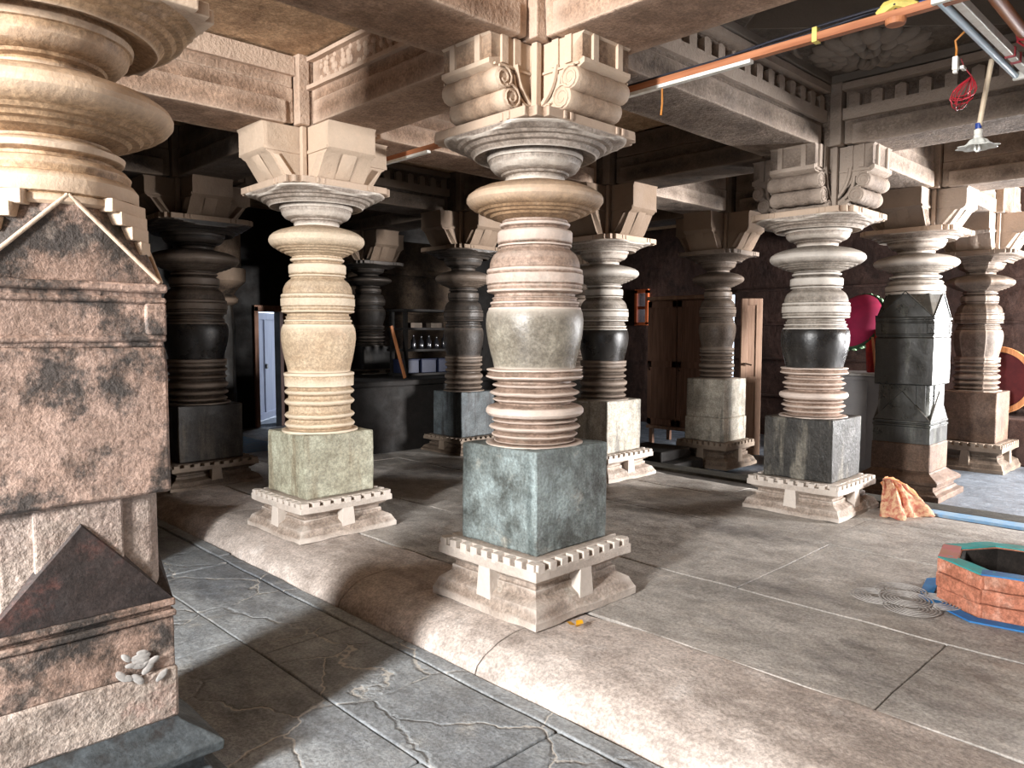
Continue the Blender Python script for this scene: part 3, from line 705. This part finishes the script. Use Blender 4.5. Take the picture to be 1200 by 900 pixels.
# ------------------------------------------------------------------ walls
w = MB()                                     # left wall with the entrance the daylight comes through
w.box(-6.6,-6.3,-6.5,-3.2,-.3,3.7); w.box(-6.6,-6.3,-.85,9,-.3,3.7); w.box(-6.6,-6.3,-3.2,-.85,3.52,3.7)
struct(w.build('wall_left', M['wallst']))
w = MB()                                     # back wall with a door gap
w.box(-6.3,2.44,8.7,9,-.3,3.7); w.box(2.9,9.6,8.7,9,-.3,3.7); w.box(2.44,2.9,8.7,9,1.9,3.7)
struct(w.build('wall_back', M['soot']))
w = MB()                                     # right wall: a door behind the slim pillar and a small window
w.box(9.3,9.6,-1.5,3.95,-.3,3.7); w.box(9.3,9.6,-6.5,-3.3,-.3,3.7); w.box(9.3,9.6,-3.3,-1.5,2.7,3.7); w.box(9.3,9.6,4.7,5.86,-.3,3.7); w.box(9.3,9.6,3.95,4.7,2.25,3.7)
w.box(9.3,9.6,6.1,9,-.3,3.7); w.box(9.3,9.6,5.86,6.1,-.3,1.75); w.box(9.3,9.6,5.86,6.1,2.35,3.7)
struct(w.build('wall_right', M['wallbr']))
w = MB()
for z in (.45,1.1,1.7,2.3): w.box(9.27,9.3,-3,3.9,z-.02,z+.02)
struct(w.build('trim_4', M['wallbr'], bev=.006))
fr = MB(); fr.box(9.24,9.32,5.82,5.88,1.72,2.4); fr.box(9.24,9.32,6.08,6.14,1.72,2.4); fr.box(9.24,9.32,5.82,6.14,2.34,2.42); fr.box(9.24,9.32,5.82,6.14,1.7,1.76); fr.box(9.26,9.3,5.88,6.08,2.02,2.08)
struct(fr.build('window_1', M['winframe']))
# dark platform at the back
p = MB(); p.gbox(1.9,5.2,4.98,6.25,-.02,.86,.2); p.gbox(1.85,5.2,4.93,6.3,.86,.93,.2); p.gbox(2.95,5.2,6.25,8.7,-.02,.93,.2)
struct(p.build('trim_5', M['soot'], jit=.01, bev=.015))
p = MB()
p.gbox(2.9,5.6,7.47,7.72,.9,3.1,.2); p.gbox(2.9,3.95,7.42,7.48,1.95,2.5,.2); p.gbox(4.0,5.0,7.42,7.48,1.95,2.5,.2); p.gbox(2.5,5.4,7.4,7.48,2.52,2.62,.2); p.gbox(2.5,5.4,7.4,7.48,1.86,1.94,.2)
struct(p.build('wall_shrine', M['wallst'], jit=.01, bev=.015))

# ------------------------------------------------------------------ things
# fire pit
PX, PY = 1.83, -2.06
pit = thing('fire_pit', 'low eight-sided brick fire pit with blue and teal painted rim', 'fire pit', (PX, PY, 0))
R = .42; ang = [math.radians(168-45*i) for i in range(8)]
for i in range(8):
    a, b = ang[i], ang[(i+1) % 8]
    P0 = Vector((R*math.cos(a), R*math.sin(a), 0)); P1 = Vector((R*math.cos(b), R*math.sin(b), 0))
    t_ = (P1-P0).normalized(); nn = -Vector((P0+P1)).normalized(); L = (P1-P0).length
    Mx = Matrix(((t_.x, nn.x, 0, P0.x), (t_.y, nn.y, 0, P0.y), (0,0,1,0), (0,0,0,1)))
    br = MB()
    for k in range(3):
        sh = random.uniform(-.012,.012); z = .004+.082*k
        br.gbox(sh+.0,L+sh*.5,.0+random.uniform(-.008,.01),.105,z,z+.078,.03,Mx)
    br.build('brick_side', M['brick'], pit, jit=.008, freq=9, bev=.008)
    rm = MB(); rm.gbox(.004,L-.004,.004,.1,.246,.254,.05,Mx)
    rm.build('painted_rim', M[('teal_paint','pink_paint','teal_paint','teal_paint','teal_paint','blue_paint','blue_paint','blue_paint')[i]], pit, jit=.005, freq=9)
so = MB(); so.lathe([(.302,.005),(.302,.242),(.285,.242),(.285,.005)], 8, M=Matrix.Rotation(math.radians(168),4,'Z'), cap=False); so.build('soot_lining', M['ash'], pit, jit=.004)
ah = MB(); ah.lathe([(.29,.0),(.29,.03),(.2,.05),(.0,.06)], 24); ah.build('ash_bed', M['ash'], pit, jit=.02, freq=9)
g = MB(); g.lathe([(.51,.004),(.51,.013),(.46,.015),(.435,.015),(.435,.004)], 8, M=Matrix.Rotation(math.radians(168-180),4,'Z'), cap=False)
tag(g.build('painted_border', M['blue_paint'], loc=(PX,PY,0), jit=.006, freq=6), 'flat blue paint border on the floor around the brick fire pit', 'paint border')
# chalk drawing: interlaced curved lines
rg = MB()
def chalk(pts, w=.0036):
    for a, b in zip(pts, pts[1:]):
        a, b = Vector(a), Vector(b); d = (b-a).normalized(); s = Vector((-d.y, d.x, 0))*w
        rg.add([a-s, b-s, b+s, a+s, a-s+Vector((0,0,.003)), b-s+Vector((0,0,.003)), b+s+Vector((0,0,.003)), a+s+Vector((0,0,.003))], [(0,1,2,3),(4,5,6,7),(0,1,5,4),(2,3,7,6)])
for cx_, cy_, a0 in ((.0,.0,0),(.15,.0,0),(-.15,0,0),(0,.15,0),(0,-.15,0)):
    for rr in (.04,.06,.08,.1,.12,.14):
        a1 = math.atan2(cy_, cx_) if (cx_ or cy_) else 0
        sp = 2*PI if not (cx_ or cy_) else PI*1.2
        chalk([(cx_+rr*math.cos(a1-sp/2+sp*k/26), cy_+rr*math.sin(a1-sp/2+sp*k/26), .015) for k in range(27)])
tag(rg.build('chalk_drawing', M['chalk'], loc=(1.44,-1.6,0), rotz=.5), 'white looping chalk line drawing on the floor before the fire pit', 'floor drawing')
pe = MB()
for i in range(3):
    a = i*2.2; pe.hull([(0,0,.004),(.03*math.cos(a)-.026*math.sin(a),.03*math.sin(a)+.026*math.cos(a),.014),(.03*math.cos(a)+.026*math.sin(a),.03*math.sin(a)-.026*math.cos(a),.012),(.05*math.cos(a),.05*math.sin(a),.02),(.02*math.cos(a),.02*math.sin(a),.002)])
tag(pe.build('flower', M['petal'], loc=(-.23,-.53,.012)), 'small fallen yellow flower on the curb before the central pillar', 'flower')

# battens, lamps and wires over the pit
bt = thing('wooden_batten', 'long orange wooden batten slung under the beams, wires along it', 'batten', (.58,0,2.99))
b = MB(); b.box(-.022,.022,-2.15,2.42,-.004,.034); b.build('batten_strip', M['wood_orange'], bt, bev=.003)
b = MB(); b.lathe([(.0,-.03),(.04,-.03),(.045,-.02),(.045,-.004),(.0,-.004)], 20, M=Matrix.Translation((0,-1.74,0)))
b.build('ceiling_rose', M['wood_orange'], bt)
for y in (-.46,1.99):
    b = MB(); b.box(-.024,.012,-.62 if y < 0 else -.32,.2 if y < 0 else .32,-.024,-.005); b.build('white_conduit', M['white_pl'], bt, (0,y+.05,0))
b = MB(); b.box(-.024,.024,-.012,.012,-.01,.06); b.build('tape', M['yellow'], bt, (0,-1.37,0))
b = MB(); b.tube([(0,-1.66,.035),(.0,-1.7,.06),(0,-1.74,.07),(0,-1.79,.05),(0,-1.83,.03)], [.018,.03,.022,.03,.016], 8); b.build('yellow_joint', M['yellow'], bt, smooth=40)
for i, (off, mt) in enumerate(((-.012,'dark_wire'),(.006,'dark_wire'),(.02,'bluewire'))):
    q = MB(); q.tube([(off+.004*math.sin(k*1.7+i), -2.1+k*.16, .042+.022*max(0,math.sin(k*.42+i))) for k in range(13)], .006, 6)
    q.build('wire', M[mt], bt, smooth=60)
q = MB(); q.tube([(0,0,0),(.004,.0,-.1),(-.003,.003,-.17)], .006, 6); q.build('string', M['cord'], bt, (.005,-.46,-.005))
pl = thing('wooden_pole', 'varnished brown wooden pole crossing the upper right corner', 'pole', (.35,-2.1,3.02))
q = MB(); q.tube([(0,0,.01),(.8,.01,0),(1.6,.02,0),(2.2,.03,.02)], .028, 10); q.build('pole_shaft', M['wood_pole'], pl, smooth=60)
for x in (.95,1.28):
    q = MB(); q.lathe([(.03,-.008),(.035,0),(.03,.008)], 12, M=Matrix.Translation((x,.012,0)) @ Matrix.Rotation(PI/2,4,'Y')); q.build('binding_wire', M['red_wire'], pl)
q = MB(); q.tube([(1.02,.0,-.02),(1.0,.02,-.045),(.96,.04,-.03),(.93,.03,0)], .005, 6); q.build('binding_wire', M['red_wire'], pl)
tl = thing('tube_light', 'fluorescent tube light in white batten at upper right corner', 'tube light', (.5,-1.95,3.0))
q = MB(); q.box(0,1.42,-.055,-.015,-.012,.03); q.build('batten_housing', M['white_pl'], tl, bev=.004)
q = MB(); q.tube([(.03,.02,0),(1.42,.028,0)], .017, 14); q.build('lamp_tube', M['tube'], tl, smooth=50)
for x in (.02,1.43):
    q = MB(); q.box(x-.014,x+.014,-.03,.042,-.022,.022); q.build('end_cap', M['white_pl'], tl, bev=.003)
for x in (1.0,1.12):
    q = MB(); q.box(x,x+.025,-.06,-.012,-.016,.034); q.build('red_tie', M['red_wire'], tl)
hl = thing('hanging_lamp', 'bulb with pale petal shade hanging on cream pipe at upper right', 'lamp', (1.56,-1.84,2.55))
q = MB(); q.tube([(0,0,.10),(0,-.05,.46)], .0135, 12); q.build('pipe', M['cream_pl'], hl, smooth=50)
q = MB(); q.lathe([(.0155,.105),(.016,.11),(.016,.13),(.0155,.135)], 14); q.build('blue_tape', M['blue_tape'], hl)
q = MB(); q.lathe([(.016,.045),(.022,.05),(.022,.07),(.018,.075),(.021,.08),(.021,.1),(.012,.105)], 16); q.build('bulb_holder', M['white_pl'], hl, smooth=40)
q = MB(); q.lathe([(.02,.05),(.04,.038),(.05,.02),(.07,.008),(.098,.006),(.1,.009),(.07,.013),(.054,.026),(.042,.044),(.02,.056)], 48, rmod=lambda a: 1+.1*math.cos(8*a)); q.build('petal_shade', M['frost'], hl, smooth=60)
q = MB()
for dx, dy in ((-.01,-.01),(.01,-.01),(.01,.01),(-.01,.01)): q.tube([(dx,dy,.045),(dx,dy,-.008),(dx*.3,dy*.3,-.014)], .006, 8)
q.build('bulb', M['bulb'], hl, smooth=50)
q = MB()
for k in range(7):
    a = random.uniform(0,6.28); s = random.uniform(.6,1.1)
    q.tube([(.0,0,.0)] + [(.06*math.sin(t*2*PI)*s*math.cos(a)-.05*t*(1-t)*4*s, .06*math.sin(t*2*PI)*math.sin(a)+.05*t*(1-t)*4*s, -.17*math.sin(t*PI)*s) for t in [j/10 for j in range(1,10)]] + [(0,0,0)], .0028, 5)
q.tube([(-.05,.04,.09),(-.03,.03,.05),(0,0,0),(.012,0,-.01)], .003, 5)
q.build('wire_coil', M['red_wire'], hl, (-.05,.03,.38))
q = thing('hanging_switch', 'white plug connector dangling on an orange cord near the tube light', 'connector', (1.02,-1.87,2.86))
r_ = MB(); r_.tube([(0,0,.03),(.008,0,.07),(-.004,.004,.11),(.0,-.04,.15)], .0055, 6); r_.build('cord', M['cord'], q)
r_ = MB(); r_.box(-.016,.016,-.012,.012,-.03,.034); r_.box(-.012,.012,-.01,.01,-.045,-.03); r_.box(.02,.07,-.03,-.012,-.022,-.006); r_.build('plug', M['white_pl'], q, bev=.003)

# orange cloth slumped against the pillar foot
cl = thing('cloth', 'crumpled orange patterned cloth slumped at the foot of the black-block pillar', 'cloth', (3.72,-.66,0))
def cloth_patch(a0, a1, mat, name, k):
    m = MB(); na, nr = 22, 16; vs = []; fs = []
    for j in range(nr+1):
        r = j/nr
        for i in range(na+1):
            a = a0+(a1-a0)*i/na
            fold = 1+.13*math.sin(a*7+k)+.07*math.sin(a*15)
            z = .27*(1-r**1.5)*(1-.14*math.sin(a*6+k)*r) + .05*math.sin(a*11+r*6)*r*(1.02-r)*3 + .006
            vs.append((.34*r**.8*fold*math.cos(a), .34*r**.8*fold*math.sin(a)*1.05, max(.006, z)))
    for j in range(nr):
        for i in range(na): fs.append((j*(na+1)+i, j*(na+1)+i+1, (j+1)*(na+1)+i+1, (j+1)*(na+1)+i))
    m.add(vs, fs); o = m.build(name, mat, cl, smooth=80, jit=.022, freq=9)
    sd = o.modifiers.new('thick', 'SOLIDIFY'); sd.thickness = .012; return o
cloth_patch(math.radians(-165), math.radians(-75), M['cloth_pat'], 'patterned_fold', 0); cloth_patch(math.radians(-76), math.radians(20), M['cloth_or'], 'plain_border', 2)

# cupboard leaves behind the slim pillar
def panel_door(root, w, h, mat, y=0):
    b = MB(); b.box(0,w,-.02,.02,0,h); b.build('board', mat, root)
    s = MB()
    for a, c_ in ((0,.09),(w-.09,w)): s.box(a,c_,-.035,.035,0,h)
    for z in (0,h*.46,h-.1): s.box(.09,w-.09,-.035,.035,z,z+.1)
    s.build('frame_rails', mat, root, bev=.006)
cb = thing('cupboard', 'tall brown wooden cupboard standing behind the slim tan pillar', 'cupboard', (7.0,3.05,-.25), 0)
q = MB(); q.box(-.02,.55,0,1.12,.28,2.32); q.build('carcass', M['brownwood'], cb, bev=.01)
q = MB(); q.box(-.06,.58,-.03,1.15,2.32,2.38); q.build('cornice', M['brownlight'], cb, bev=.01)
q = MB(); q.box(-.05,.57,-.02,1.14,.25,.3); q.build('bottom_rail', M['brownlight'], cb, bev=.01)
for y in (.0,.56):
    d = MB(); d.box(-.05,-.02,y+.01,y+.55,.32,2.3); o = d.build('door', M['brownwood'], cb, bev=.006)
    s = MB()
    for z in (.32,1.25,2.2): s.box(-.065,-.05,y+.01,y+.55,z,z+.1)
    for yy in (y+.01,y+.47): s.box(-.065,-.05,yy,yy+.08,.32,2.3)
    s.build('door_rails', M['brownwood'], o, bev=.004)
    hd = MB(); hd.tube([(-.07,y+.5,1.2),(-.1,y+.5,1.22),(-.1,y+.5,1.3),(-.07,y+.5,1.32)], .01, 8); hd.build('handle', M['brass'], o)
for x in (0,.5):
    for y in (.02,1.05):
        d = MB(); d.box(x,x+.06,y,y+.06,0,.28); d.build('leg', M['brownwood'], cb)
lf = thing('door_leaf', 'lighter wooden door leaf standing open right of the slim tan pillar', 'door', (6.95,2.52,-.25), math.radians(-48))
panel_door(lf, .3, 2.3, M['brownlight'])
q = MB(); q.tube([(.06,-.04,1.35),(.06,-.09,1.35),(.14,-.09,1.33)], .012, 8); q.build('latch', M['brass'], lf)
st = thing('stone_step', 'low black stone step beside the whitened pillar block', 'step', (4.75,2.35,-.25))
q = MB(); q.gbox(-.35,.5,-.28,.6,0,.2,.1); q.build('lower_slab', M['soot'], st, jit=.012, bev=.02)
q = MB(); q.gbox(-.2,.45,-.12,.55,.2,.33,.1); q.build('upper_slab', M['soot'], st, jit=.012, bev=.02)

# grey chest with idol wraps
ch = thing('metal_chest', 'plain grey steel cabinet between the ringed pillar and black square pillar', 'cabinet', (6.95,.62,-.25), 0)
q = MB(); q.box(-.3,.3,-.5,.75,.02,1.25); q.build('cabinet_body', M['greymetal'], ch, bev=.012)
q = MB(); q.box(-.33,.33,-.53,.78,1.25,1.29); q.build('top_plate', M['steeltop'], ch, bev=.008)
for a in (-.03,.36):
    q = MB(); q.box(-.315,-.3,a,a+.37,.08,1.2); q.build('door', M['greymetal'], ch, bev=.006)
um = thing('ceremonial_parasol', 'crimson ceremonial parasol with green trim resting on the grey steel cabinet', 'parasol', (6.95,.72,1.05))
Mt = Matrix.Translation((-.02,.14,.66)) @ Matrix.Rotation(math.radians(-38),4,'X') @ Matrix.Rotation(math.radians(-62),4,'Y')
q = MB(); q.lathe([(.0,.16),(.12,.15),(.26,.1),(.36,.02),(.365,.0),(.35,.0),(.25,.07),(.0,.12)], 32, M=Mt); q.build('canopy', M['crimson'], um, smooth=60)
q = MB(); q.lathe([(.36,.0),(.385,-.01),(.39,-.09),(.37,-.09),(.352,-.005)], 48, rmod=lambda a: 1+.02*math.cos(20*a), M=Mt, cap=False); tr = q.build('trim_band', M['greentrim'], um, smooth=60)
q = MB()
for k in range(22):
    a = 2*PI*k/22; q.box(.385,.398,-.02,.02,-.07,-.03,Mt @ Matrix.Rotation(a,4,'Z'))
q.build('trim_spot', M['palegreen'], tr)
q = MB(); q.tube([Mt @ Vector((0,0,.14)), Mt @ Vector((0,0,-.35))], .014, 8); q.build('pole', M['plank'], um)
dr = thing('draped_cloth', 'red cloth hanging in folds below the crimson parasol', 'cloth', (6.78,.5,1.045))
def drape(root, w, z0, z1, mat, name, y=0, x=0, amp=.025):
    m = MB(); vs = []; fs = []; n = 30
    for j in range(9):
        for i in range(n+1):
            u = i/n; vs.append((x+amp*math.sin(u*26+j*.1)*(.4+.6*j/8), y+w*(u-.5)*(1-.15*j/8), z0+(z1-z0)*j/8))
    for j in range(8):
        for i in range(n): fs.append((j*(n+1)+i, j*(n+1)+i+1, (j+1)*(n+1)+i+1, (j+1)*(n+1)+i))
    m.add(vs, fs); o = m.build(name, mat, root, smooth=80); s = o.modifiers.new('t','SOLIDIFY'); s.thickness = .008; return o
drape(dr, .42, .55, .0, M['redcloth'], 'red_fold', -.02); drape(dr, .3, .72, .42, M['navy'], 'navy_band', -.1, -.05)
for y in (-.12,.02):
    q = MB(); q.tube([(-.06,y,.0),(-.05,y+.06,.45)], .016, 8); q.build('stand_pole', M['plank'], dr)

# ring and cloth behind the star pillar
rgp = thing('cane_ring', 'large tan wooden hoop leaning behind the star-shaped pillar at right', 'ring', (8.98,-.27,.42))
q = MB(); n = 48; vs = []
pts = [(0, .46*math.cos(2*PI*k/n), .46+.46*math.sin(2*PI*k/n)) for k in range(n+1)]
q.lathe([(.40,-.03),(.47,-.03),(.475,0),(.47,.03),(.40,.03),(.395,0)], 64, M=Matrix.Translation((0,0,.47)) @ Matrix.Rotation(PI/2,4,'Y'), cap=False)
q.build('hoop', M['wheel'], rgp, smooth=40)
q = MB(); q.lathe([(.0,-.01),(.39,-.01),(.39,.01),(.0,.01)], 48, M=Matrix.Translation((.02,0,.47)) @ Matrix.Rotation(PI/2,4,'Y')); q.build('maroon_disc', M['maroon'], rgp, smooth=40)
q = MB(); q.gbox(8.75,9.28,-2.6,.9,-.25,.38,.2); struct(q.build('trim_6', M['wallbr'], jit=.008, bev=.02))

# back left door and rail
dl = thing('door_leaf', 'white painted plank door leaf seen through the far left doorway', 'door', (2.56,9.12,.0), math.radians(45))
q = MB(); q.box(0,1.3,-.02,.02,.03,1.9); q.build('board', M['whitewood'], dl)
q = MB(); q.box(0,1.3,-.035,-.02,1.78,1.9); q.box(0,1.3,-.035,-.02,.03,.15); q.box(.5,.6,-.035,-.02,.15,1.78); q.box(.0,.12,-.035,-.02,.15,1.78); q.build('frame_rails', M['whitewood'], dl, bev=.004)
q = MB(); q.box(.52,.58,-.06,-.035,.92,1.0); q.build('latch', M['brass'], dl)
q = MB(); q.gbox(-6.4,9.6,9.0,12,-.4,.0,.4); struct(q.build('floor', M['aisle']))
q = MB(); q.box(2.38,2.45,8.64,8.76,-.05,1.98); q.box(2.88,2.96,8.64,8.76,-.05,1.98); q.box(2.38,2.96,8.64,8.76,1.9,2.0)
struct(q.build('door_1', M['framewood'], bev=.006))
q = MB(); q.gbox(.6,1.72,6.2,8.65,-.02,.012,.2); tag(q.build('painted_strip', M['floorblue'], jit=.003, freq=6), 'pale blue painted floor patch before the far left door', 'paint patch')
ga = thing('metal_gate', 'pink metal gate with dark wire mesh behind the sooty black pillar', 'gate', (.72,7.1,0), math.radians(-40))
q = MB(); q.tube([(0,0,0),(.14,0,.62),(.26,0,1.15)], .014, 8); q.tube([(-.3,0,1.12),(.26,0,1.15)], .014, 8); q.build('gate_frame', M['pinkmetal'], ga, smooth=50)
q = MB()
for k in range(9): q.tube([(-.3+.07*k,0,1.14),(-.3+.07*k,0,1.95)], .005, 5)
for k in range(12): q.tube([(-.3,0,1.16+.07*k),(.27,0,1.16+.07*k)], .005, 5)
q.build('wire_mesh', M['darkmetal'], ga)
pil = thing('wall_pilaster', 'dark slender wall pilaster left of the white door leaf', 'pilaster', (1.62,8.05,0))
q = MB(); q.gbox(-.17,.17,-.17,.17,0,.3,.1); q.build('pilaster_foot', M['dblk'], pil, bev=.02)
q = MB(); q.loft([oct_ring(.17,.3,8,PI/8), oct_ring(.15,.9,8,PI/8), oct_ring(.16,1.6,8,PI/8), oct_ring(.13,1.98,8,PI/8)]); q.build('pilaster_shaft', M['dblk'], pil, bev=.006)
q = MB(); q.lathe([(.13,1.96),(.2,2.0),(.22,2.06),(.15,2.12),(.2,2.2),(.32,2.32),(.33,2.5),(.26,2.52),(.26,3.07)], 32); q.build('pilaster_capital', M['dbrak'], pil, smooth=40)

# rack with bottles and crates on the platform
rk = thing('storage_rack', 'dark wooden rack against the shrine wall on the platform', 'rack', (3.05,5.45,.93), math.radians(0))
for x in (0,1.35):
    for y in (0,.32):
        q = MB(); q.box(x,x+.05,y,y+.05,0,.95); q.build('rack_post', M['soot'], rk)
for z in (.02,.36,.66,.92):
    q = MB(); q.box(-.03,1.43,-.02,.4,z,z+.03); q.build('rack_shelf', M['soot'], rk)
def lathe_obj(name, prof, mat, loc, label, cat, group, seg=16):
    m = MB(); m.lathe(prof, seg); return tag(m.build(name, mat, loc=loc, smooth=40), label, cat, group)
for i in range(9):
    x = 3.16+.14*i; h = random.uniform(.16,.22)
    o = lathe_obj('bottle', [(.035,0),(.038,.01),(.038,h*.6),(.015,h*.8),(.015,h),(.0,h)], M['glassy'], (x,5.6,1.321), 'dark bottle standing on the middle shelf of the rack', 'bottle', 'bottles on the rack middle shelf')
for i in range(4):
    q = MB(); q.box(-.13,.13,-.13,.13,0,.2); q.box(-.14,.14,-.14,.14,.18,.2)
    tag(q.build('crate', M['crate'], loc=(3.2+.31*i,5.64,.981), bev=.008), ('leftmost','second from left','third from left','rightmost')[i] + ' blue crate on the bottom shelf of the rack', 'crate', 'crates on the rack')
for i in range(3):
    q = MB(); q.box(-.1,.1,-.06,.06,0,.07); tag(q.build('box', M['white_lab'], loc=(3.3+.36*i,5.58,1.621), bev=.004), ('left','middle','right')[i] + ' pale box on the upper shelf of the dark rack', 'box', 'boxes on the rack')
q = MB(); q.box(-.02,.02,-.012,.012,0,.74, Matrix.Rotation(math.radians(-17),4,'Y')); tag(q.build('plank', M['plank'], loc=(2.93,5.3,.935), bev=.003), 'brown wooden plank leaning at the left end of the dark rack', 'plank')

# ------------------------------------------------------------------ light
def area(name, loc, look, sx, sy, power, col):
    l = bpy.data.lights.new(name, 'AREA'); l.shape = 'RECTANGLE'; l.size = sx; l.size_y = sy; l.energy = power; l.color = col
    o = bpy.data.objects.new(name, l); COL.objects.link(o); o.location = loc
    o.rotation_euler = (Vector(look)-Vector(loc)).to_track_quat('-Z', 'Y').to_euler(); return o
w = MB(); w.box(-6.6,6.85,-6.6,-6.3,-.45,3.7); w.box(9.3,9.6,-6.6,-6.3,-.45,3.7); w.box(6.85,9.3,-6.6,-6.3,2.9,3.7); struct(w.build('wall_front', M['wallst']))  # unseen front wall, its opening placed to limit where side daylight falls
area('entrance_daylight', (-7.8,-1.95,2.85), (0,1.0,.6), .55, 1.5, 1640, (1,.985,.965))
area('side_daylight', (9.9,-2.5,1.5), (6,-.2,1.2), .9, 1.8, 620, (1,.98,.97))
area('side_daylight', (8.4,-8.3,1.9), (7.2,0,.9), 1.4, 2.0, 5200, (1,.98,.97))
W = bpy.data.worlds.new('sky'); S.world = W; W.use_nodes = True
bg = W.node_tree.nodes['Background']; bg.inputs['Color'].default_value = (.75,.85,1,1); bg.inputs['Strength'].default_value = 3.6

# ------------------------------------------------------------------ camera
cam = bpy.data.cameras.new('camera'); co = bpy.data.objects.new('camera', cam); COL.objects.link(co)
cam.sensor_width = 36; cam.lens = 36*880/1200; cam.clip_start = .05
co.location = (-3.159,-3.059,1.55); co.rotation_euler = (PI/2 - math.atan(60/880), 0, math.radians(45.8-90))
S.camera = co
S.view_settings.view_transform = 'Standard'; S.view_settings.look = 'None'; S.view_settings.gamma = 1; S.view_settings.use_curve_mapping = False
S.view_settings.exposure = -0.24
S.cycles.max_bounces = 8; S.cycles.diffuse_bounces = 5
